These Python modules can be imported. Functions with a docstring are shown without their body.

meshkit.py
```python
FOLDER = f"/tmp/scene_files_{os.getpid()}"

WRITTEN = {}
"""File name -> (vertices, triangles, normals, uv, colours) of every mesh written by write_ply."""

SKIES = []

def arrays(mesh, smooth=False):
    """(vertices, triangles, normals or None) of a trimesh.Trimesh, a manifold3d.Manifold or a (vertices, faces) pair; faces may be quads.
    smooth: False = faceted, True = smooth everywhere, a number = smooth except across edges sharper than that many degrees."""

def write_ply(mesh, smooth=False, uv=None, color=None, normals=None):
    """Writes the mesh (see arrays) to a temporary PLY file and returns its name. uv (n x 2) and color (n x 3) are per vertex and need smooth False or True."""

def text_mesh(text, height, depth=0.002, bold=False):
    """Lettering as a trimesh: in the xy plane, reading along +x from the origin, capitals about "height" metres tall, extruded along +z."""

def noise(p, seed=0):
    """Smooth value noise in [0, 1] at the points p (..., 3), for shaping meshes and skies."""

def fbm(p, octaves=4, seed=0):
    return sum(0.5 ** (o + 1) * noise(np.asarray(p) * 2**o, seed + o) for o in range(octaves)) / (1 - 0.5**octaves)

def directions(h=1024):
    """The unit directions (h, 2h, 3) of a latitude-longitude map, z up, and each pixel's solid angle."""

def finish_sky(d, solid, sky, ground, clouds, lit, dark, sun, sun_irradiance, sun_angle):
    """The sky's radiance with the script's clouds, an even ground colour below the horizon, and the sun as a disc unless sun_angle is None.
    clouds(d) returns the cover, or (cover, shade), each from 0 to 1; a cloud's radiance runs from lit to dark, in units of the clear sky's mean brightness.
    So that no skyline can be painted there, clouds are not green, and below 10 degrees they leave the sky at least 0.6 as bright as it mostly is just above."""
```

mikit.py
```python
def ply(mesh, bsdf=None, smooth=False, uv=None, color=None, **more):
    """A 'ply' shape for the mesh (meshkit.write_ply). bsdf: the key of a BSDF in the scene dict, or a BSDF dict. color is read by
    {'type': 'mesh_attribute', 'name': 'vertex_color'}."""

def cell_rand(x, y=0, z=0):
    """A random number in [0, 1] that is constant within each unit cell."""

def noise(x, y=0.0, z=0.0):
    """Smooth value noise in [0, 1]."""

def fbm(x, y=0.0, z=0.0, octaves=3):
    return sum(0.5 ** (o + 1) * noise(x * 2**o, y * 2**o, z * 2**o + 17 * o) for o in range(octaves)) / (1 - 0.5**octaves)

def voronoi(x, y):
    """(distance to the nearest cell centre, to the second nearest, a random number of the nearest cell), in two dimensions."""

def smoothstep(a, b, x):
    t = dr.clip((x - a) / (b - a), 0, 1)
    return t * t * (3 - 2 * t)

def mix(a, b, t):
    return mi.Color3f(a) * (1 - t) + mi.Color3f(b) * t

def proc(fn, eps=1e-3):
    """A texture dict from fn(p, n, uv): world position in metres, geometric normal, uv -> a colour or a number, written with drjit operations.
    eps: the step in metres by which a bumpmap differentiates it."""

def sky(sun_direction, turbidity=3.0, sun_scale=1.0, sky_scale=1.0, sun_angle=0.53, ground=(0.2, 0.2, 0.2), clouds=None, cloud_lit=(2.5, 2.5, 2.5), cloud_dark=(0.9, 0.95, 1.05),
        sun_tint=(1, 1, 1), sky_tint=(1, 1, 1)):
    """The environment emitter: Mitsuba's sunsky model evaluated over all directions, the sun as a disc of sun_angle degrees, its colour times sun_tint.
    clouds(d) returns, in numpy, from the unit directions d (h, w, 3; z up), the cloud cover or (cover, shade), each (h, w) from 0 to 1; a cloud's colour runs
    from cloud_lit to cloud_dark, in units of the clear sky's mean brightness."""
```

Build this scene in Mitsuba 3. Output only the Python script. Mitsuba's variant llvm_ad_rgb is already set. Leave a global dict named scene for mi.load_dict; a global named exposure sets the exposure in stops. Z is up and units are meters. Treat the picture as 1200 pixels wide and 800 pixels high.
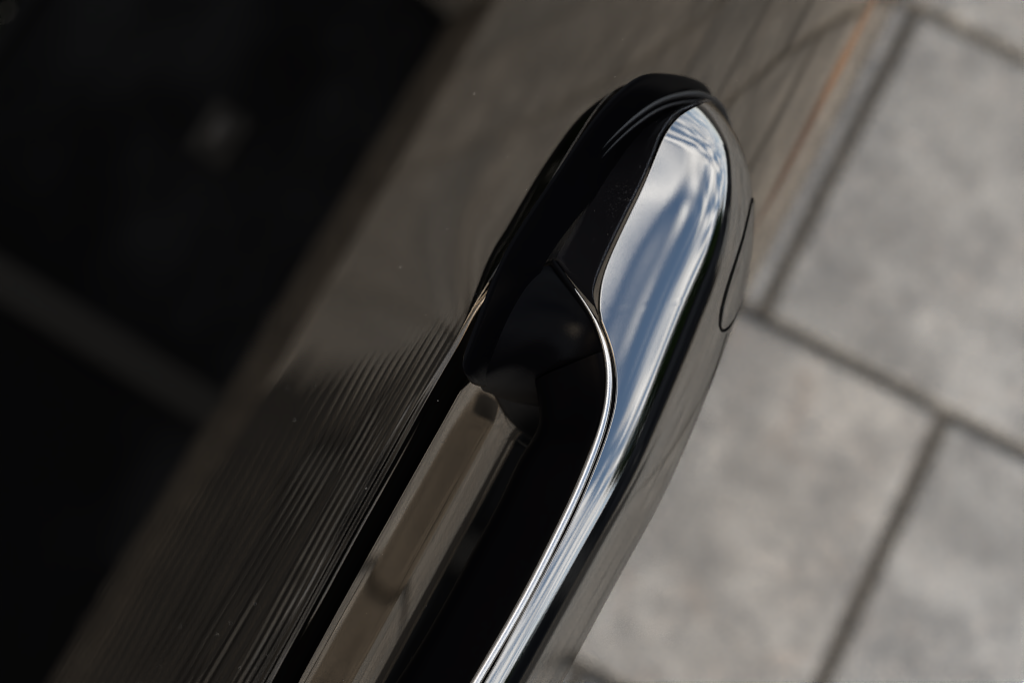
import math, random
import numpy as np, trimesh, mitsuba as mi, drjit as dr
import meshkit, mikit
from shapely.geometry import Polygon
from scipy.interpolate import PchipInterpolator as PCH
from scipy.ndimage import gaussian_filter1d
from mikit import proc, fbm, noise, smoothstep, mix
T = mi.ScalarTransform4f
scene, labels = {'type': 'scene'}, {}

# ------------------------------------------------------------------ camera, sky, exposure
# x points out of the car's side, y to the car's rear, z up; the car's door handle is near x=0, y=0, z=0.9
CAM = np.array([0.03577, -0.10042, 1.23021])
FWD = np.array([-0.08469413, 0.23598719, -0.96805834])
UPV = np.array([-0.46610776, 0.84931111, 0.24781888])
scene['camera'] = {'type': 'thinlens', 'fov': 38.88, 'fov_axis': 'x', 'aperture_radius': 0.0034, 'focus_distance': 0.336,
                   'near_clip': 0.01, 'far_clip': 400.0,
                   'to_world': T().look_at(origin=CAM.tolist(), target=(CAM + FWD).tolist(), up=UPV.tolist())}

def clouds(d):
    z = np.maximum(d[..., 2], 0.0) * .9 + 0.11
    q = np.stack([d[..., 0] / z, d[..., 1] / z, np.zeros_like(z)], -1)
    w = q + 0.35 * (meshkit.fbm(q * 2.2, 3, 5)[..., None] - 0.5)
    r = np.stack([w[..., 0] * .85 + w[..., 1] * .5, w[..., 1] * .85 - w[..., 0] * .5, w[..., 2]], -1)
    a = meshkit.fbm(r * np.array([5.0, 13.0, 1.0]) + 3.1, 6, 11)
    b = meshkit.fbm(r * np.array([10.0, 24.0, 1.0]) + 9.7, 6, 23)
    t = np.clip((a - 0.42) / 0.13, 0, 1); cover = t * t * (3 - 2 * t)
    t = np.clip((b - 0.36) / 0.30, 0, 1); shade = 0.05 + 0.85 * t
    return np.clip(cover, 0, 1), shade
scene['sky'] = mikit.sky((0.02, -0.62, 0.78), turbidity=3, sun_scale=0.3, sun_angle=25, sun_tint=(1.0, .97, .92), clouds=clouds,
                         sky_tint=(2.05, 1.8, 1.5), cloud_lit=(4.0, 4.0, 4.0), cloud_dark=(1.25, 1.3, 1.4))
exposure = 2.15

# ------------------------------------------------------------------ helpers
def lab(key, label=None, category=None, group=None, kind=None):
    e = {}
    if label: e['label'] = label
    if category: e['category'] = category
    if group: e['group'] = group
    if kind: e['kind'] = kind
    labels[key] = e
def numbered(key):
    if key not in scene: return key
    i = 1
    while f'{key}_{i:03d}' in scene: i += 1
    return f'{key}_{i:03d}'
def put(key, mesh, bsdf, smooth=False, normals=None):
    key = numbered(key)
    if normals is None:
        scene[key] = mikit.ply(mesh, bsdf, smooth=smooth)
    else:
        path = meshkit.write_ply(mesh, False, None, None, normals)
        scene[key] = {'type': 'ply', 'filename': path, 'face_normals': False, 'bsdf': {'type': 'ref', 'id': bsdf}}
    return key
def grid_mesh(P, flip=False):
    """P (n, m, 3) -> quads and smooth vertex normals from central differences"""
    n, m = P.shape[:2]
    i = np.arange(n * m).reshape(n, m)
    f = np.stack([i[:-1, :-1], i[1:, :-1], i[1:, 1:], i[:-1, 1:]], -1).reshape(-1, 4)
    N = np.cross(np.gradient(P, axis=0), np.gradient(P, axis=1))
    N /= np.maximum(np.linalg.norm(N, axis=-1, keepdims=True), 1e-15)
    if flip: f, N = f[:, ::-1], -N
    tri = np.vstack([f[:, [0, 1, 2]], f[:, [0, 2, 3]]])
    return trimesh.Trimesh(P.reshape(-1, 3), tri, process=False), N.reshape(-1, 3)
def put_grid(key, P, bsdf, flip=False):
    m, n = grid_mesh(P, flip)
    return put(key, m, bsdf, normals=n)
def tube(path, r, k=14, closed=False):
    path = np.asarray(path, float); n = len(path)
    t = np.gradient(path, axis=0) if not closed else np.roll(path, -1, 0) - np.roll(path, 1, 0)
    t /= np.linalg.norm(t, axis=1, keepdims=True)
    a = np.cross(t, [0.03, 0.02, 1.0]); a /= np.linalg.norm(a, axis=1, keepdims=True)
    b = np.cross(t, a)
    ph = np.linspace(0, 2 * np.pi, k, endpoint=False)
    r = np.broadcast_to(np.asarray(r, float), (n,))[:, None, None]
    P = path[:, None] + r * (np.cos(ph)[None, :, None] * a[:, None] + np.sin(ph)[None, :, None] * b[:, None])
    f = []
    rows = n if closed else n - 1
    i = np.arange(n * k).reshape(n, k)
    A, B = i[:rows], np.roll(i, -1, 0)[:rows]
    f = np.stack([A, np.roll(A, -1, 1), np.roll(B, -1, 1), B], -1).reshape(-1, 4)
    return trimesh.Trimesh(P.reshape(-1, 3), np.vstack([f[:, [0, 1, 2]], f[:, [0, 2, 3]]]), process=False)
def cbox(size, loc, ch=0.004, rot=None):
    """a chamfered box: 44 triangles"""
    h = np.array(size) / 2; c = min(ch, h.min() * 0.9)
    pts = []
    for s in np.ndindex(2, 2, 2):
        s = np.array(s) * 2 - 1
        for ax in range(3):
            p = s * (h - c); p[ax] = s[ax] * h[ax]; pts.append(p)
    m = trimesh.convex.convex_hull(np.array(pts))
    if rot is not None: m.apply_transform(rot)
    m.apply_translation(loc)
    return m
def resample(pts, n):
    pts = np.asarray(pts, float)
    s = np.concatenate([[0], np.cumsum(np.linalg.norm(np.diff(pts, axis=0), axis=1))])
    return PCH(s, pts)(np.linspace(0, s[-1], n))

# ------------------------------------------------------------------ materials
def two(b): return {'type': 'twosided', 'b': b}
def rgb(*c): return {'type': 'rgb', 'value': list(c)}
scene['black_paint'] = two({'type': 'plastic', 'diffuse_reflectance': rgb(.004, .0036, .0033), 'specular_reflectance': rgb(1, .905, .79), 'int_ior': 2.2, 'nonlinear': True})
def dusty(p, n, uv):
    return mix((.004, .004, .005), (.03, .03, .034), smoothstep(.6, .9, fbm(p.x * 2600, p.y * 2600, p.z * 2600, 2)) * smoothstep(.35, .75, fbm(p.x * 120, p.y * 120, p.z * 120, 3)))
scene['gloss_plastic'] = two({'type': 'roughplastic', 'diffuse_reflectance': proc(dusty), 'int_ior': 1.36, 'alpha': 0.05})
scene['soft_plastic'] = two({'type': 'roughplastic', 'diffuse_reflectance': rgb(.0012, .0012, .0016), 'int_ior': 1.09, 'alpha': 0.1})
scene['rubber'] = two({'type': 'roughplastic', 'diffuse_reflectance': rgb(.006, .006, .007), 'int_ior': 1.45, 'alpha': 0.22})
scene['chrome'] = two({'type': 'roughconductor', 'material': 'none', 'alpha': 0.012, 'specular_reflectance': rgb(.35, .338, .32)})
scene['bright_chrome'] = two({'type': 'roughconductor', 'material': 'none', 'alpha': 0.06, 'specular_reflectance': rgb(.64, .61, .57)})
scene['seam_black'] = two({'type': 'diffuse', 'reflectance': rgb(.004, .004, .004)})
scene['tyre_rubber'] = two({'type': 'roughplastic', 'diffuse_reflectance': rgb(.012, .012, .012), 'alpha': .35})
scene['alloy'] = two({'type': 'roughconductor', 'material': 'Al', 'alpha': .22})
scene['dark_trim'] = two({'type': 'roughplastic', 'diffuse_reflectance': rgb(.008, .008, .009), 'alpha': .12})
scene['car_glass'] = {'type': 'thindielectric', 'int_ior': 1.5, 'specular_transmittance': rgb(.25, .27, .26)}
scene['glint_orange'] = two({'type': 'plastic', 'diffuse_reflectance': proc(lambda p, n, uv: mix((.10, .055, .03), (.22, .12, .06), smoothstep(.3, .7, fbm(p.y * 16, 1.0, 2.0, 2))))})
scene['dust_grey'] = {'type': 'diffuse', 'reflectance': rgb(.35, .34, .32)}
scene['opal'] = two({'type': 'plastic', 'diffuse_reflectance': rgb(.11, .11, .115)})
scene['shade_gravel'] = {'type': 'diffuse', 'reflectance': proc(lambda p, n, uv: mix((.07, .064, .058), (.16, .148, .132), noise(p.x * 60, p.y * 60, 4.0)))}  # dark tone holds the shade along the wall foot
scene['lamp_red'] = two({'type': 'plastic', 'diffuse_reflectance': rgb(.25, .01, .01)})
scene['cabin_black'] = two({'type': 'diffuse', 'reflectance': rgb(.012, .012, .013)})

def slab_colour(seed, tint):
    def fn(p, n, uv):
        a = fbm(p.x * 26 + seed, p.y * 26, p.z * 26, 4)
        b = noise(p.x * 150, p.y * 150 + seed, p.z * 150)
        g = noise(p.x * 420, p.y * 420 + seed, p.z * 420)
        c = fbm(p.x * 6, p.y * 6 + seed, 3.0, 3)
        col = mix((.27, .262, .25), (.42, .405, .38), smoothstep(.25, .75, a))
        col = mix(col, (.48, .44, .40), .5 * smoothstep(.62, .85, b))
        col = mix(col, (.19, .188, .185), .6 * smoothstep(.6, .82, noise(p.x * 95 + 7, p.y * 95, seed + 2.0)))
        col = mix(col, (.35, .30, .26), .4 * smoothstep(.68, .84, noise(p.x * 62 + 19, p.y * 75, seed + 5.0)))
        col = mix(col, (.22, .215, .205), .45 * smoothstep(.5, .72, c))
        return col * .84 * (0.70 + 0.60 * g) * (.84 + .32 * noise(p.x * 210 + 3, p.y * 210, seed + 9.0)) * mi.Color3f(*tint)
    return fn
SLABS = []
for k, tint in enumerate([(.94, .965, .98), (.96, .968, .968), (.90, .925, .945), (1.0, 1.0, .99)]):
    key = f'slab_stone_{k}'
    scene[key] = {'type': 'diffuse', 'reflectance': proc(slab_colour(k * 13.7, tint))}
    SLABS.append(key)
scene['joint_grit'] = {'type': 'diffuse', 'reflectance': proc(lambda p, n, uv: mix((.07, .068, .064), (.15, .142, .13), fbm(p.x * 160, p.y * 160, 1.0, 3)))}
scene['asphalt'] = {'type': 'diffuse', 'reflectance': proc(lambda p, n, uv: mix((.035, .035, .036), (.075, .074, .072), fbm(p.x * 40, p.y * 40, 2.0, 4)))}
scene['pale_asphalt'] = {'type': 'diffuse', 'reflectance': proc(lambda p, n, uv: mix((.036, .036, .036), (.066, .065, .064), fbm(p.x * 40, p.y * 40, 2.0, 4)))}
scene['charcoal_wall'] = {'type': 'diffuse', 'reflectance': proc(lambda p, n, uv: mix((.012, .013, .016), (.05, .054, .062), smoothstep(.35, .8, fbm(p.y * 1.6, p.z * 2.2, p.x, 5))))}
scene['grey_post'] = {'type': 'diffuse', 'reflectance': rgb(.075, .075, .075)}
scene['bark'] = {'type': 'diffuse', 'reflectance': proc(lambda p, n, uv: mix((.03, .022, .016), (.09, .07, .055), fbm(p.x * 14, p.y * 14, p.z * 3, 4)))}
scene['leaf'] = {'type': 'principledthin', 'base_color': rgb(.035, .06, .022), 'roughness': .6, 'diff_trans': .5}

# ------------------------------------------------------------------ the setting
WX, LY, J = 0.367, 0.345, 0.013
X0, Y0 = 0.1085, 0.3265
DX0, DX1, DY1 = 2.25, 3.25, 0.36                       # dark asphalt strip let into the paving
SHADE_X = 3.27                                              # added strip from here to the wall, shade put into its colour
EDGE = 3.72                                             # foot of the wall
put('ground', ([[-80, -80, -.075], [80, -80, -.075], [80, 80, -.075], [-80, 80, -.075]], [[0, 1, 2, 3]]), 'asphalt')
lab('ground', kind='structure')
put('pavement', trimesh.creation.box(bounds=[[-1.95, -6, -.07], [EDGE + .1, 6, -.018]]), 'joint_grit')
lab('pavement', kind='structure')
rng = random.Random(4)
for r in range(-8, 9):
    y0 = Y0 + r * LY
    off = 0.0 if r % 2 == 0 else 0.1835
    for c in range(-6, 11):
        x0 = X0 + off + c * WX
        xa, xb, ya, yb = x0 + J / 2, x0 + WX - J / 2, y0 + J / 2, y0 + LY - J / 2
        xa, xb = max(xa, -1.93), min(xb, SHADE_X)
        if xb - xa < .02: continue
        pieces = [(xa, xb, ya, yb)]
        if xb > DX0 - .01 and xa < DX1 + .01 and ya < DY1 + .5:     # cut round the asphalt strip
            pieces = []
            if xa < DX0 - .03: pieces.append((xa, DX0 - .01, ya, yb))
            if xb > DX1 + .03: pieces.append((DX1 + .01, xb, ya, yb))
            c0, c1 = max(xa, DX0 - .008), min(xb, DX1 + .008)
            e0, e1 = [max(ya, .76 - .4 * (q - DX0) + .012) for q in (c0, c1)]
            if min(yb - e0, yb - e1) > .03:                          # slabs cut along the strip's slanting end
                q = np.array([(c0, e0), (c1, e1), (c1, yb), (c0, yb)])
                m_ = trimesh.creation.extrude_polygon(Polygon(q), .023, engine='earcut'); m_.apply_translation([0, 0, -.0235 + rng.uniform(-.001, .001)])
                put('pavement__slab', m_, SLABS[rng.randrange(4)])
        for (a0, a1, b0, b1) in pieces:
            h = .024 + rng.uniform(-.0015, .0015)
            rot = trimesh.transformations.euler_matrix(rng.uniform(-.003, .003), rng.uniform(-.003, .003), rng.uniform(-.003, .003))
            put('pavement__slab', cbox((a1 - a0, b1 - b0, h), ((a0 + a1) / 2, (b0 + b1) / 2, -h / 2 + rng.uniform(-.001, .001)), .004, rot), SLABS[rng.randrange(4)])
put('driveway', trimesh.creation.extrude_polygon(Polygon([(DX0, -6), (DX1, -6), (DX1, .36), (DX0, .76)]), .0145, engine='earcut').apply_translation([0, 0, -.0175]), 'pale_asphalt')
lab('driveway', kind='structure')
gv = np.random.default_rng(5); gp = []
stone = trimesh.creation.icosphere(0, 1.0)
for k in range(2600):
    m = stone.copy(); m.apply_scale(gv.uniform(.007, .016, 3)); m.apply_translation([gv.uniform(SHADE_X + .015, EDGE - .015), gv.uniform(-5.9, 5.9), gv.uniform(-.006, .004)]); gp.append(m)
put('shade_strip', trimesh.util.concatenate(gp + [trimesh.creation.box(bounds=[[SHADE_X + .003, -6, -.0172], [EDGE - .004, 6, -.006]])]), 'shade_gravel')
lab('shade_strip', 'added strip of stones at the wall foot, its dark tone stands for shade', 'shade_gravel', kind='stuff')

# dark wall across the pavement
put('garden_wall__wall_panel', trimesh.creation.box(bounds=[[EDGE, -7, -.07], [EDGE + .22, 7, 1.22]]), 'charcoal_wall')
put('garden_wall__coping', cbox((.28, 14.04, .06), (EDGE + .11, 0, 1.25), .008), 'charcoal_wall')
for y in (-4.4, -2.0, .30, 2.6, 5.0):
    put('garden_wall__pilaster', cbox((.05, .10, 1.28), (EDGE - .025, y, .575), .006), 'grey_post')
lab('garden_wall', 'low charcoal garden wall with slim grey pilasters beside the pavement', 'wall')

LAMPY = .96  # added unseen lamp, placed only for a pale smudge mirrored in the door
put('added_lamp__back_plate', cbox((.03, .16, .16), (EDGE - .016, LAMPY, .50), .008), 'grey_post')
dome = trimesh.creation.icosphere(3, .042); dome.apply_scale([.7, 1, 1]); dome.apply_translation([EDGE - .05, LAMPY, .50])
put('added_lamp__globe', dome, 'opal', smooth=True)
lab('added_lamp', 'added round pale lamp, unlit, on the charcoal wall for a smudge mirrored in the door', 'lamp')
pl = [cbox((.34, .9, .04), (EDGE - .2, 2.12, .02), .006)] + [cbox((.04, .9, .30), (EDGE - .35, 2.12, .17), .006), cbox((.04, .9, .30), (EDGE - .06, 2.12, .17), .006), cbox((.25, .04, .30), (EDGE - .205, 1.69, .17), .006), cbox((.25, .04, .30), (EDGE - .205, 2.55, .17), .006)]
put('added_planter__trough', trimesh.util.concatenate(pl), 'slab_stone_0')  # added unseen trough, placed to mirror as a grey patch in the door
put('added_planter__soil', trimesh.creation.box(bounds=[[EDGE - .33, 1.71, .041], [EDGE - .08, 2.53, .27]]), 'bark')
lab('added_planter', 'added pale concrete trough with bare soil, there for a grey patch mirrored in the door', 'planter')

def tree(x, y, h, r, seed, label):
    rg = np.random.default_rng(seed)
    key = numbered('street_tree__trunk').split('__')[0]
    i = 0
    while f'street_tree{"" if i == 0 else "_%03d" % i}__trunk' in scene: i += 1
    key = 'street_tree' if i == 0 else f'street_tree_{i:03d}'
    p = np.array([[x, y, -.08], [x + .05, y, h * .3], [x + .1, y + .1, h * .55], [x + .05, y + .15, h * .8]])
    limbs = [tube(resample(p, 14), np.linspace(.16, .05, 14), 9)]
    cl = []
    for k in range(26):
        v = rg.normal(size=3); v /= np.linalg.norm(v)
        c = np.array([x, y, h * .62]) + v * np.array([r, r, h * .34]) * rg.uniform(.35, 1)
        cl.append((c, rg.uniform(.22, .5) * r))
        if k < 12: limbs.append(tube(np.array([[x + .06, y + .05, h * .4], (c + [x, y, h * .45]) / 2, c]), [.05, .035, .012], 6))
    put(key + '__trunk', trimesh.util.concatenate(limbs), 'bark', smooth=True)
    n = 5200
    w = rg.integers(0, len(cl), n)
    cen = np.array([cl[q][0] for q in w]); rad = np.array([cl[q][1] for q in w])
    v = rg.normal(size=(n, 3)); v /= np.linalg.norm(v, axis=1, keepdims=True)
    q = cen + v * (rad * rg.uniform(.3, 1, n) ** .5)[:, None]
    a = rg.normal(size=(n, 3)); a /= np.linalg.norm(a, axis=1, keepdims=True)
    b = np.cross(a, rg.normal(size=(n, 3))); b /= np.linalg.norm(b, axis=1, keepdims=True)
    s = rg.uniform(.06, .12, n)[:, None]
    V = np.stack([q - a * s, q + b * s * .5, q + a * s, q - b * s * .5], 1).reshape(-1, 3)
    put(key + '__crown', (V, np.arange(4 * n).reshape(-1, 4)), 'leaf')
    lab(key, label, 'tree', 'trees behind the wall')
tree(6.0, -3.4, 3.6, 1.3, 1, 'leafy tree behind the charcoal wall, nearest to the car front')
tree(7.0, -.6, 3.3, 1.2, 2, 'leafy tree behind the charcoal wall, facing the door handle')
tree(6.4, 2.6, 3.9, 1.4, 3, 'leafy tree behind the charcoal wall, nearest to the car rear')
tree(9.5, 5.6, 5.2, 1.9, 4, 'tall leafy tree standing farthest behind the charcoal wall')

# ------------------------------------------------------------------ the car: one side profile, its slope given in degrees over the height
def profile(knots, zmin, zmax, xref=None, zref=None, sig=8):
    z = np.linspace(zmin, zmax, int((zmax - zmin) / .00025) + 1)
    k = np.array(knots)
    al = gaussian_filter1d(np.radians(np.interp(z, k[:, 0], k[:, 1])), sig, mode='nearest')
    s = -np.tan(al)
    x = np.concatenate([[0], np.cumsum((s[1:] + s[:-1]) / 2 * np.diff(z))])
    return z, x - np.interp(zref, z, x) + xref
ZD, XD = profile([(.20, -14), (.28, -6), (.36, 1), (.45, 2.5), (.6, 4), (.752, 5.5), (.762, 10), (.80, 12.5), (.84, 18), (.875, 25.5), (.905, 29), (.93, 30), (1.0, 32), (1.1, 35)], .20, 1.10, .0005, .905, 30)
ZP, XP = profile([(.76, 0), (.80, 8), (.826, 38), (.85, 40), (.857, 20), (.864, 12), (.872, 10), (.900, 9.5), (.9025, 14), (.9075, 28), (.911, 32), (.925, 32), (.94, 31), (.95, 30.5)], .76, .95, 0, .905, 14)
XP += np.interp(.945, ZD, XD) - np.interp(.945, ZP, XP)
def pocket_weight(y, z):
    w = np.clip((y + .185) / .03, 0, 1) * np.clip((-.002 - y) / .03, 0, 1)
    w = w * w * (3 - 2 * w)
    return w * np.clip((z - .765) / .03, 0, 1) * np.clip((.95 - z) / .006, 0, 1)
def side_x(y, z, peel=0.0):
    y, z = np.broadcast_arrays(np.asarray(y, float), np.asarray(z, float))
    x = np.interp(z, ZD, XD)
    w = pocket_weight(y, z)
    x = x + w * np.clip(np.interp(z, ZP, XP) - x, -1, .03)
    x = x - .018 * np.clip((np.abs(y) - .6) / 1.4, 0, 1) ** 2          # the side curves in towards the car's ends
    if peel:                                                           # drawn-out waviness of the sheet above the grip
        g = np.clip((z - .905) / .004, 0, 1) * np.clip((.962 - z) / .05, 0, 1) ** 1.2 * np.clip((-.022 - y) / .045, 0, 1)
        g = g * np.clip((.924 + .5 * np.clip(-.022 - y, 0, .08) - z) / .014, 0, 1)
        q = np.stack([y * 16, z * 60, np.zeros_like(y)], -1)
        ph = z / .0022 + 1.6 * meshkit.fbm(q, 3, 3) + 22 * np.clip(z - .915, 0, 1) ** 1.0 * 4
        amp = .35 + .9 * meshkit.noise(np.stack([y * 55, z * 330, np.zeros_like(y)], -1), 8)
        x = x + g * peel * amp * np.sin(2 * np.pi * ph)
    return x
CAR = 'parked_car'
def side_panel(key, y0, y1, z0, z1, ny, nz, bsdf='black_paint', dx=0.0, ys=None, zs=None, peel=0.0):
    ys = np.linspace(y0, y1, ny) if ys is None else ys
    zs = np.linspace(z0, z1, nz) if zs is None else zs
    Y, Z = np.meshgrid(ys, zs, indexing='ij')
    P = np.stack([side_x(Y, Z, peel) + dx, Y, Z], -1)
    put_grid(key, P, bsdf)
ys = np.unique(np.concatenate([np.linspace(-.96, -.22, 60), np.linspace(-.22, .16, 300), np.linspace(.16, .232, 20)]))
zs = np.unique(np.concatenate([np.linspace(.27, .79, 120), np.linspace(.79, .89, 120), np.linspace(.89, .99, 560), np.linspace(.99, 1.09, 80)]))
side_panel(CAR + '__door', 0, 0, 0, 0, 0, 0, ys=ys, zs=zs, peel=3.6e-5)
yst = np.linspace(.08, .20, 60)  # an orange glint on the paint, built as a coloured strip
put(CAR + '__door__amber_glint', tube(np.stack([side_x(yst, .757 + 0 * yst) - .0004, yst, .757 + 0 * yst], 1), np.interp(yst, [.08, .115, .165, .20], [.0004, .0016, .002, .0008]), 8), 'glint_orange', smooth=True)
lab(CAR + '__door__amber_glint', 'slim coloured strip for an amber glint along the door crease')
side_panel(CAR + '__rear_door', .238, 1.05, .27, 1.09, 60, 100)
side_panel(CAR + '__sill', -1.25, 1.3, .20, .266, 60, 16)
scene_backing = trimesh.creation.box(bounds=[[-.25, -1.9, .3], [-.10, 2.1, 1.02]])
put(CAR + '__inner_body', scene_backing, 'seam_black')
lab(CAR, 'glossy black car at the pavement with a chrome pull handle on its door', 'car')
lab(CAR + '__door', 'glossy black door mirroring the grey paving')

# ------------------------------------------------------------------ the handle
mm = 1e-3
PAIRS = np.array([  # outline of the handle seen from above: outer edge x, y and the inner edge x, y facing it (mm)
    (-4, -176, -6, -152), (16, -172, 2, -150), (33, -163, 15, -144), (45, -149, 27, -135), (51.5, -130, 34.5, -123), (53.8, -110, 37.5, -108),
    (55.0, -82.3, 39.0, -84), (55.7, -52.3, 39.2, -54), (56.3, -30.7, 38.0, -36), (55.2, -9.5, 35.9, -23.0), (53.9, 5.0, 32.6, -15.2), (53.0, 12.5, 28.2, -9.4),
    (52.0, 21.5, 22.4, -4.4), (48.8, 35.3, 18.2, 6), (45.6, 43.6, 17.3, 18), (42.5, 50.2, 16.8, 29), (39.4, 56.4, 15.9, 37.4),
    (36.9, 59.8, 15.2, 43.5), (34.0, 63.0, 15.5, 48.2), (31.2, 65.6, 16.6, 52.0), (28.6, 67.8, 18.4, 55.6), (26, 69.4, 20.0, 59.8), (23.6, 70.5, 21.0, 64.5), (21.7, 71, 21.4, 68.5)])
nu = 620
uk = np.concatenate([[0], np.cumsum(np.linalg.norm(np.diff(PAIRS, axis=0), axis=1))])
def E_(u): return PCH(uk, PAIRS[:, :2])(u)
def B_(u): return PCH(uk, PAIRS[:, 2:])(u)
U = np.linspace(0, uk[-1], nu)
Eo = gaussian_filter1d(E_(U), 9, axis=0, mode='nearest'); Bi = B_(U)
kc = int(np.searchsorted(U, uk[12]))                                  # where the inner edge turns from the bar to the cover
Bi = np.concatenate([gaussian_filter1d(Bi[:kc], 7, axis=0, mode='nearest'), gaussian_filter1d(Bi[kc:], 7, axis=0, mode='nearest')])
Eden = PCH(U, Eo)(np.linspace(0, uk[-1], 1500))
DK = np.array([(0, 13), (2, 22), (5.5, 31), (8, 36), (11, 43), (14, 52), (16.5, 63), (19, 70), (24, 78), (32, 84), (60, 86)], float)
dd = np.linspace(0, 60, 6001)
al = gaussian_filter1d(np.radians(np.interp(dd, DK[:, 0], DK[:, 1])), 60, mode='nearest')
zo = np.concatenate([[0], np.cumsum(1 / np.tan((al[1:] + al[:-1]) / 2) * np.diff(dd))])
ZTOP = 901.0
zo = zo - np.interp(32, dd, zo) + ZTOP
from scipy.spatial import cKDTree
tE = cKDTree(Eden)
SY = np.stack([np.linspace(-200, 90, 581), gaussian_filter1d(np.interp(np.linspace(-200, 90, 581), [-40, 0, 20, 35, 50], [1.2, 1.0, 1.05, 1.3, 1.5]), 14, mode='nearest')], 1)
def shell_z(xy):
    """height of the handle's upper face, mm"""
    sh = xy.shape[:-1]; q = xy.reshape(-1, 2)
    d, ie = tE.query(q)
    # distance to the polyline, refined by its local tangent
    tan = np.gradient(Eden, axis=0)[ie]; tan /= np.linalg.norm(tan, axis=1, keepdims=True)
    v = q - Eden[ie]; inner = (ie > 0) & (ie < len(Eden) - 1)
    d = np.where(inner, np.abs(v[:, 0] * tan[:, 1] - v[:, 1] * tan[:, 0]), d)
    z = np.interp(d * np.interp(q[:, 1], SY[:, 0], SY[:, 1]), dd, zo)
    z = z -   .012 * np.clip(q[:, 1] - 42, 0, 60) ** 2                    # the rear end falls away
    return z.reshape(sh)
v = np.concatenate([np.linspace(0, .25, 60) ** 1.0, np.linspace(.25, .97, 70)[1:], np.linspace(.97, 1.0, 8)[1:]])
XY = Eo[:, None] + v[None, :, None] * (Bi - Eo)[:, None]
Zs = shell_z(XY)
TOP = np.concatenate([XY, Zs[..., None]], -1)
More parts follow.
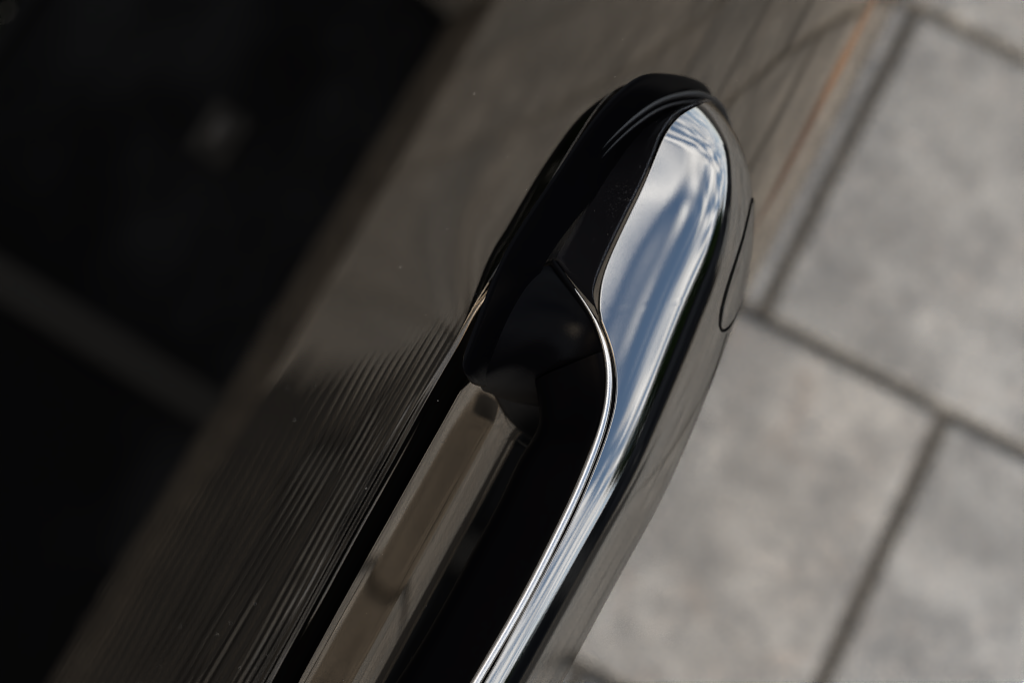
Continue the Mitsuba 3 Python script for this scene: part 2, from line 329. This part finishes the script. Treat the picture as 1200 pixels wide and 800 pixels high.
# outward directions at the rims
def outn(c):
    t = np.gradient(c, axis=0); t /= np.linalg.norm(t, axis=1, keepdims=True)
    return np.stack([t[:, 1], -t[:, 0]], -1)
nE = outn(Eo)
nB = (Bi - Eo) / np.linalg.norm(Bi - Eo, axis=1, keepdims=True)
roll = []
a0 = math.radians(13)
for a in np.linspace(a0, -math.pi / 2, 14)[1:]:                      # the lower edge, rounded under with a 3 mm radius
    R = 3.0
    off = R * (math.cos(a) - math.cos(a0)); dz = R * (math.sin(a) - math.sin(a0))
    roll.append(np.concatenate([Eo + nE * off, (TOP[:, 0, 2] + dz)[:, None]], 1))
under = np.concatenate([roll[-1][:, :2] - nE * 5.0, roll[-1][:, 2:]], 1)
lip = []
for a in np.linspace(0, 1, 7)[1:]:                                   # the inner edge, a small round lip
    ang = a * math.pi / 2
    lip.append(np.concatenate([Bi + nB * .45 * math.sin(ang), (TOP[:, -1, 2] - .45 * (1 - math.cos(ang)))[:, None]], 1))
lip.append(np.concatenate([lip[-1][:, :2], lip[-1][:, 2:] - 2.5], 1))
SHELL = np.concatenate([np.stack([under] + roll[::-1], 1), TOP, np.stack(lip, 1)], 1) * mm
H = CAR + '__door_handle'
put_grid(H, SHELL, 'chrome', flip=False)
lab(H, 'chrome door handle with clouds mirrored in its top')

# inner bead along the bar (chrome strip) and the black grip below it
GP = np.array([(2, -152), (14, -146), (25, -137.5), (32, -125), (35.3, -110), (36.6, -92.7), (37.5, -68.4), (37.1, -48.7), (36.1, -35.7), (34.3, -24.9), (31.0, -16.5), (26.8, -10.4), (21.2, -5.2), (14.7, -1.2), (7.4, 2.8), (-.2, 7.0)])
GC = gaussian_filter1d(resample(GP, 700), 9, axis=0, mode='nearest')
gz = shell_z(GC + np.array([2.0, .8])) - .9
gz = gaussian_filter1d(np.minimum(gz, np.interp(GC[:, 0] - GC[:, 1], [-8, 4, 16, 27], [893.0, 896.0, 897.6, 899])), 16, mode='nearest')
GC3 = np.concatenate([GC, gz[:, None]], 1)
ks = int(np.argmax((GC[:, 0] < 10.5) & (GC[:, 1] > -20)))            # the bright strip thins out here, a black edge goes on
put(H + '__chrome_strip', tube(GC3[:ks:2] * mm, np.interp(np.arange(0, ks, 2), [0, ks - 150, ks - 70, ks], [1.3, 1.25, .9, .12]) * mm, 16), 'bright_chrome', smooth=True)
ext = GC3[ks - 90::2] + np.array([-.2, -.2, -.5])
put(H + '__cover_edge', tube(ext * mm, np.linspace(.7, .95, len(ext)) * mm, 12), 'soft_plastic', smooth=True)
nb = int(np.searchsorted(U, uk[11]))
sec = []
for k in range(0, nb, 4):
    b, e = Bi[k], Eo[k]; zt = TOP[k, -1, 2]; w = nB[k]
    zl = TOP[k, 0, 2]
    row_ = [np.append(e - w * -4.0 * 1, zl - 2.0)]
    row_ = [np.append(b + w * .6, zt - 1.5), np.append(b + w * 2.6, zt - 1.6), np.append(b + w * 6, zt - 4.0), np.append(b + w * 11, zt - 8.5), np.append(b + w * 16, zt - 13.5),
            np.append(b + w * 18, zt - 18), np.append(b + w * 16, zt - 22), np.append(b + w * 6, zt - 26), np.append(b - w * 6, zt - 33), np.append(e + w * 3.5, zl - 2.5)]
    sec.append(resample(np.array(row_), 40))
put_grid(H + '__grip', np.array(sec) * mm, 'soft_plastic', flip=True)
lab(H + '__grip', 'black plastic inner grip')

# black cover between the chrome and the door: its edge beside the chrome, its edge at the door
FC = np.array([(21.2, 68.0, 20.6, 67.3), (20.5, 64, 17.8, 63.8), (19.4, 59.6, 14.6, 59.4), (17.7, 55.4, 11.8, 55), (15.9, 51.8, 9.8, 51), (14.8, 48.2, 8.2, 47.6), (14.5, 43.5, 6.4, 42), (15.2, 37.4, 4.8, 35.5), (15.9, 29.5, 3.2, 26),
               (16.3, 18.5, 1.8, 15), (17.0, 7, .2, 9.4), (18.2, 0, -.3, 8.4), (21.6, -4.2, -.4, 7.8)])
fk = np.concatenate([[0], np.cumsum(np.linalg.norm(np.diff(FC, axis=0), axis=1))])
fu = np.linspace(0, fk[-1], 300)
F4 = PCH(fk, FC)(fu)
ca, cb = F4[:, :2], F4[:, 2:]
za = shell_z(ca) + .25; zb_ = np.interp(cb[:, 1], [4, 30, 50, 60, 68], [892.5, 891.5, 888, 884.5, 881])
fd = np.linalg.norm(cb - ca, axis=1); zb_ = np.minimum(zb_, za - 1.5 * np.clip(fd / 8, 0, 1)); zb_ = np.where(fd < 6, np.minimum(zb_ + (6 - fd) * .9, za - .4 * fd), zb_)
cols = []
wd = (cb - ca) / np.maximum(fd, 1e-6)[:, None]
for a_ in np.linspace(0, 1, 8):                                      # small round edge beside the chrome
    g_ = (1 - a_) * math.pi / 2; r_ = np.minimum(.75, fd * .2)
    cols.append(np.concatenate([ca + wd * (r_ * (1 - math.sin(g_)))[:, None], (za - r_ * (1 - math.cos(g_)))[:, None]], 1))
cols.insert(0, cols[0] - np.array([0, 0, 2.0]))
c0 = cols[-1]
for t_ in np.linspace(0, 1, 40)[1:]:
    p = c0[:, :2] + (cb - c0[:, :2]) * t_
    sag = .62 * t_ + .38 * (1 - (1 - t_) ** 2)
    cols.append(np.concatenate([p, (c0[:, 2] + (zb_ - c0[:, 2]) * sag)[:, None]], 1))
cols.append(cols[-1] - np.array([0, 0, 4.0]))
FAC = np.stack(cols, 1)
put_grid(H + '__cover', FAC * mm, 'gloss_plastic', flip=True)
lab(H + '__cover', 'black plastic cover between the chrome and the door')

# housing: the black end face of the handle's rear foot, from the rim down to the scooped door
top = resample((GC3[:int(np.argmax(GC[:, 1] > -36))-1:-1] + np.array([-.5, -.5, -.7]))[:, :], 60)
bot = resample(np.array([(-.8, 1, 905), (-.4, -6, 904.5), (0, -14, 903.5), (1.4, -24, 901), (3.2, -32.3, 894), (6.6, -29.8, 882), (10.6, -27, 871), (18, -22, 859), (28, -15, 841)]), 60)
ss = np.linspace(0, 1, 40)[None, :, None]
mid = np.stack([top[:, 0] * .55 + bot[:, 0] * .45, top[:, 1] * .72 + bot[:, 1] * .28, top[:, 2] * .4 + bot[:, 2] * .6], -1)
Hs = (1 - ss) ** 2 * top[:, None] + 2 * ss * (1 - ss) * mid[:, None] + ss ** 2 * bot[:, None]
put_grid(H + '__housing', Hs * mm, 'soft_plastic', flip=True)
lab(H + '__housing', 'black recess at the rear foot of the handle')

# added black sheet on the door hiding the handle's mirror image: its outline in y, z on the door's sheet, and an inner line it runs under
PO = np.array([(66, 868), (72, 867), (74.5, 869), (74, 873), (70.5, 880.5), (63.5, 891), (53.3, 902.3), (36.1, 908.3), (17.9, 910.4), (-1.4, 912.3), (-12, 911.9), (-19.3, 911), (-27, 909.9), (-31.2, 908.6), (-33.2, 905.5), (-33.2, 900), (-31.8, 893), (-29, 882.5), (-28.5, 874), (-28.5, 866), (-28.5, 858), (-28.5, 850), (-28, 842), (-26, 834)], float)
PI = np.array([(60, 864), (62, 862), (64, 864), (62, 867), (58, 871), (52, 876.5), (44, 883), (31, 892), (14, 897), (2, 899), (-4, 898), (-8, 897), (-12, 896), (-15, 895), (-16, 893), (-16, 891), (-15, 887), (-13, 878), (-12, 870), (-12, 862), (-12, 854), (-12, 846), (-12, 840), (-12, 834)], float)
npd = 420
po, pi_ = [gaussian_filter1d(PCH(np.arange(len(PO)), q)(np.linspace(0, len(PO) - 1, npd)), 5, axis=0, mode='nearest') for q in (PO, PI)]
td = np.concatenate([[0, 0], np.linspace(0, 1, 12)[1:] ** 2 * .09, np.linspace(.09, 1, 40)[1:]])
lift = np.concatenate([[-1.0], .9 * np.sqrt(np.clip(1 - (1 - td[1:] / .09) ** 2, 0, 1)) * (td[1:] < .09) + .9 * (td[1:] >= .09)])
YZ = po[:, None] + td[None, :, None] * (pi_ - po)[:, None]
XQ = side_x(YZ[..., 0] * mm, YZ[..., 1] * mm) / mm + .86 * lift[None]
put_grid(H + '__mirror_mask', np.stack([XQ, YZ[..., 0], YZ[..., 1]], -1) * mm, 'soft_plastic', flip=True)
lab(H + '__mirror_mask', 'added black sheet on the door, hiding the mirror image of the handle')

# gasket: rubber lip between the door and the handle's foot
lipc = resample(np.array([(-1.5, -18, 904.5), (.1, -8, 904.6), (.4, 2, 905.2), (1.1, 14, 904.4), (2.9, 31, 901.4), (7.6, 51.5, 893), (12.6, 62.5, 884.5), (18.0, 69.0, 877), (23.5, 72, 868), (28, 71.5, 858)]), 260)
in_ = lipc + np.array([1.0, -.9, -1.6])
gl = lipc[lipc[:, 1] > 26]; gi = in_[lipc[:, 1] > 26]
put(H + '__gasket', tube(gl * mm, np.interp(gl[:, 1], [26, 48, 58, 66], [.1, .7, .8, 1.1]) * mm, 14), 'rubber', smooth=True)
put(H + '__gasket_inner', tube(gi * mm, np.interp(gi[:, 1], [26, 48], [.05, .55]) * mm, 14), 'rubber', smooth=True)
lab(H + '__gasket', 'black rubber lip round the handle foot')
# key cap on the outer face with its seam, both laid on the shell's own surface
SH = np.stack(roll[::-1] + [TOP[:, j] for j in range(60)], 1)        # (nu, m, 3): outer face only
arc = np.cumsum(np.concatenate([np.zeros((len(SH), 1)), np.linalg.norm(np.diff(SH, axis=1), axis=2)], 1), 1)
iE = len(roll)
w0 = arc - arc[:, iE:iE + 1]                                         # length up the face from the outline
SN = np.cross(np.gradient(SH, axis=0), np.gradient(SH, axis=1)); SN /= np.linalg.norm(SN, axis=2, keepdims=True)
if SN[300, iE + 5, 0] < 0: SN = -SN
uy = Eo[:, 1]
def on_face(y, w, lift):
    k = np.interp(y, uy[nu // 2:], np.arange(nu // 2, nu)); k0 = int(k); f = k - k0
    out = []
    for kk in (k0, k0 + 1):
        p = np.array([np.interp(w, w0[kk], SH[kk, :, a]) for a in range(3)]); n = np.array([np.interp(w, w0[kk], SN[kk, :, a]) for a in range(3)])
        out.append(p + lift * n)
    return out[0] * (1 - f) + out[1] * f
def key_uv(r, ph):                                                   # centre, half length, half height in mm
    return 32.5 + r * 17.5 * math.cos(ph), 7.6 + r * (9.2 * math.sin(ph)) - .10 * r * 17.5 * math.cos(ph)
seam = np.array([on_face(*key_uv(1.0, p), .02) for p in np.linspace(0, 2 * np.pi, 160, endpoint=False)])
put(H + '__key_cap_seam', tube(seam * mm, 0.42 * mm, 8, closed=True), 'seam_black', smooth=True)
Rk = np.concatenate([np.linspace(.02, .9, 16), [.93, .955, .97]]); PK = np.linspace(0, 2 * np.pi, 120)
KC = np.array([[on_face(*key_uv(r, p), .34 * (1 - max(0, (r - .9) / .07) ** 2 * .8)) for r in Rk] for p in PK])
put_grid(H + '__key_cap', KC * mm, 'chrome', flip=True)
lab(H + '__key_cap', 'oval chrome cap over the key hole')
sl = np.array([on_face(y, w, .02) for y, w in zip(np.linspace(15.0, 0, 30), np.linspace(5.0, .5, 30))])
put(H + '__split_line', tube(sl * mm, .16 * mm, 8), 'seam_black', smooth=True)

# ------------------------------------------------------------------ the rest of the car
def prism_yz(poly, x0, x1):
    from shapely.geometry import Polygon
    m = trimesh.creation.extrude_polygon(Polygon(poly), x1 - x0, engine='earcut')
    V = m.vertices.copy(); m.vertices = np.stack([V[:, 2] + x0, V[:, 0], V[:, 1]], 1)
    return m
# belt strip, glass, frame and roof lean in above the door
zb = np.array([1.094, 1.43]); xb = np.array([-.092, -.33])
def house(y, z): return np.interp(z, zb, xb) - .03 * np.clip((np.abs(y - .1) - .4) / 1.2, 0, 1) ** 2
def house_panel(key, corners, bsdf, dx=0.0, n=14):
    (ya, yb_, z0), (yc, yd, z1) = corners
    t = np.linspace(0, 1, n)
    P = np.zeros((n, n, 3))
    for i, a in enumerate(t):
        for j, b in enumerate(t):
            z = z0 + (z1 - z0) * b; y = (ya + (yc - ya) * b) * (1 - a) + (yb_ + (yd - yb_) * b) * a
            P[i, j] = (house(y, z) + dx, y, z)
    put_grid(key, P, bsdf)
house_panel(CAR + '__window', ((-.86, .17, 1.10), (-.42, .14, 1.40)), 'car_glass')
house_panel(CAR + '__window', ((.26, .98, 1.10), (.23, .72, 1.40)), 'car_glass')
house_panel(CAR + '__pillar', ((.17, .26, 1.10), (.14, .23, 1.40)), 'dark_trim', .004)
house_panel(CAR + '__pillar', ((-1.02, -.86, 1.10), (-.50, -.42, 1.40)), 'black_paint', .002)
house_panel(CAR + '__pillar', ((.98, 1.45, 1.10), (.72, 1.02, 1.40)), 'black_paint', .002)
ysb = np.linspace(-1.0, 1.3, 60)
put(CAR + '__belt_strip', tube(np.stack([side_x(ysb, 1.09 + 0 * ysb) - .002, ysb, 1.094 + 0 * ysb], 1), .006, 10), 'dark_trim', smooth=True)
rp = []
for y in np.linspace(-.62, 1.12, 40):
    q = (y - .2) / .9; crown = 1.43 + .04 * (1 - q * q)
    e = np.array([(house(y, 1.40) + .002, 1.398), (house(y, 1.42) - .005, 1.42), (-.37, crown - .008), (-.6, crown + .012), (-.9, crown + .02), (-1.2, crown + .012), (-1.43, crown - .008), (-1.50, 1.40)])
    e = resample(e, 30); rp.append(np.stack([e[:, 0], np.full(30, y), e[:, 1]], 1))
put_grid(CAR + '__roof', np.array(rp), 'black_paint', flip=False)
put(CAR + '__cabin', trimesh.creation.box(bounds=[[-1.55, -.8, .35], [-.32, 1.2, 1.05]]), 'cabin_black')
# front and rear wings with wheel openings, cut from the same side profile
def wing(key, y0, y1, wc, top_fn, bottom=.27):
    ys_ = np.linspace(y0, y1, 90); P = []
    for y in ys_:
        zl = bottom
        if abs(y - wc) < .36: zl = max(bottom, .33 + math.sqrt(max(.36 ** 2 - (y - wc) ** 2, 0)))
        z = np.linspace(zl, max(top_fn(y), zl + .03), 40)
        x = side_x(np.full(40, y), z) - .09 * np.clip((abs(y - .1) - 1.5) / .75, 0, 1) ** 2.2
        P.append(np.stack([x, np.full(40, y), z], 1))
    put_grid(key, np.array(P), 'black_paint')
    return np.array(P)
FW = wing(CAR + '__front_wing', -2.15, -.966, -1.55, lambda y: 1.06 - .28 * np.clip((-y - .97) / 1.2, 0, 1) ** 1.6)
RW = wing(CAR + '__rear_wing', 1.056, 2.15, 1.42, lambda y: 1.09 - .12 * np.clip((y - 1.1) / 1.05, 0, 1) ** 2)
def across(key, edge):                                               # bonnet and boot: from one wing's top edge over to the other side
    P = []
    for p in edge:
        xs = np.linspace(p[0], -1.85 - p[0], 24); t = (xs - xs[0]) / (xs[-1] - xs[0])
        P.append(np.stack([xs, np.full(24, p[1]), p[2] + .055 * (1 - (2 * t - 1) ** 4) ** 1.0], 1))
    put_grid(key, np.array(P), 'black_paint')
across(CAR + '__bonnet', FW[:, -1]); across(CAR + '__boot', RW[:, -1])
for nm, P in (('front_bumper', FW[0]), ('rear_bumper', RW[-1])):
    sgn = -1 if nm[0] == 'f' else 1
    G = []
    for z, x in zip(P[:, 2], P[:, 0]):
        xs = np.linspace(x, -1.85 - x, 30); t = (xs - xs[0]) / (xs[-1] - xs[0])
        G.append(np.stack([xs, P[0, 1] + sgn * .12 * (1 - (2 * t - 1) ** 4), np.full(30, z)], 1))
    put_grid(CAR + '__' + nm, np.array(G), 'black_paint')
for wy in (-1.55, 1.42):
    tyre = trimesh.creation.torus(.235, .09, major_sections=60, minor_sections=20)
    tyre.apply_transform(trimesh.transformations.rotation_matrix(math.pi / 2, [0, 1, 0])); tyre.apply_translation([-.10, wy, .325])
    k = put(CAR + '__wheel', tyre, 'tyre_rubber', smooth=True)
    rim = [trimesh.creation.annulus(.19, .215, .14, sections=50)]
    for j in range(5):
        sp = trimesh.creation.box((.045, .17, .03)); sp.apply_translation([0, .11, .05])
        sp.apply_transform(trimesh.transformations.rotation_matrix(2 * math.pi * j / 5, [0, 0, 1])); rim.append(sp)
    rim.append(trimesh.creation.cylinder(.045, .06))
    rim = trimesh.util.concatenate(rim); rim.apply_transform(trimesh.transformations.rotation_matrix(math.pi / 2, [0, 1, 0])); rim.apply_translation([-.09, wy, .325])
    put(k + '__rim', rim, 'alloy', smooth=30)
put(CAR + '__underbody', trimesh.creation.box(bounds=[[-1.7, -1.1, .18], [-.06, 1.0, .262]]), 'cabin_black')

# a little dust on the paint
rd = np.random.default_rng(12)
specks = []
for k in range(140):
    y = rd.uniform(-.13, .16); z = rd.uniform(.79, .95); r = rd.uniform(.00004, .0001) * (1.6 if rd.random() < .1 else 1)
    m = trimesh.creation.icosphere(0, r); m.apply_translation([float(side_x(y, z)) + r * .3, y, z]); specks.append(m)
for q in FAC[rd.integers(5, 290, 30), rd.integers(10, 46, 30)]:
    m = trimesh.creation.icosphere(0, rd.uniform(.00003, .00006)); m.apply_translation(q * mm + [0, 0, .00005]); specks.append(m)
put('dust', trimesh.util.concatenate(specks), 'dust_grey')
lab('dust', 'sparse pale dust specks on the black paint', 'dust', kind='stuff')
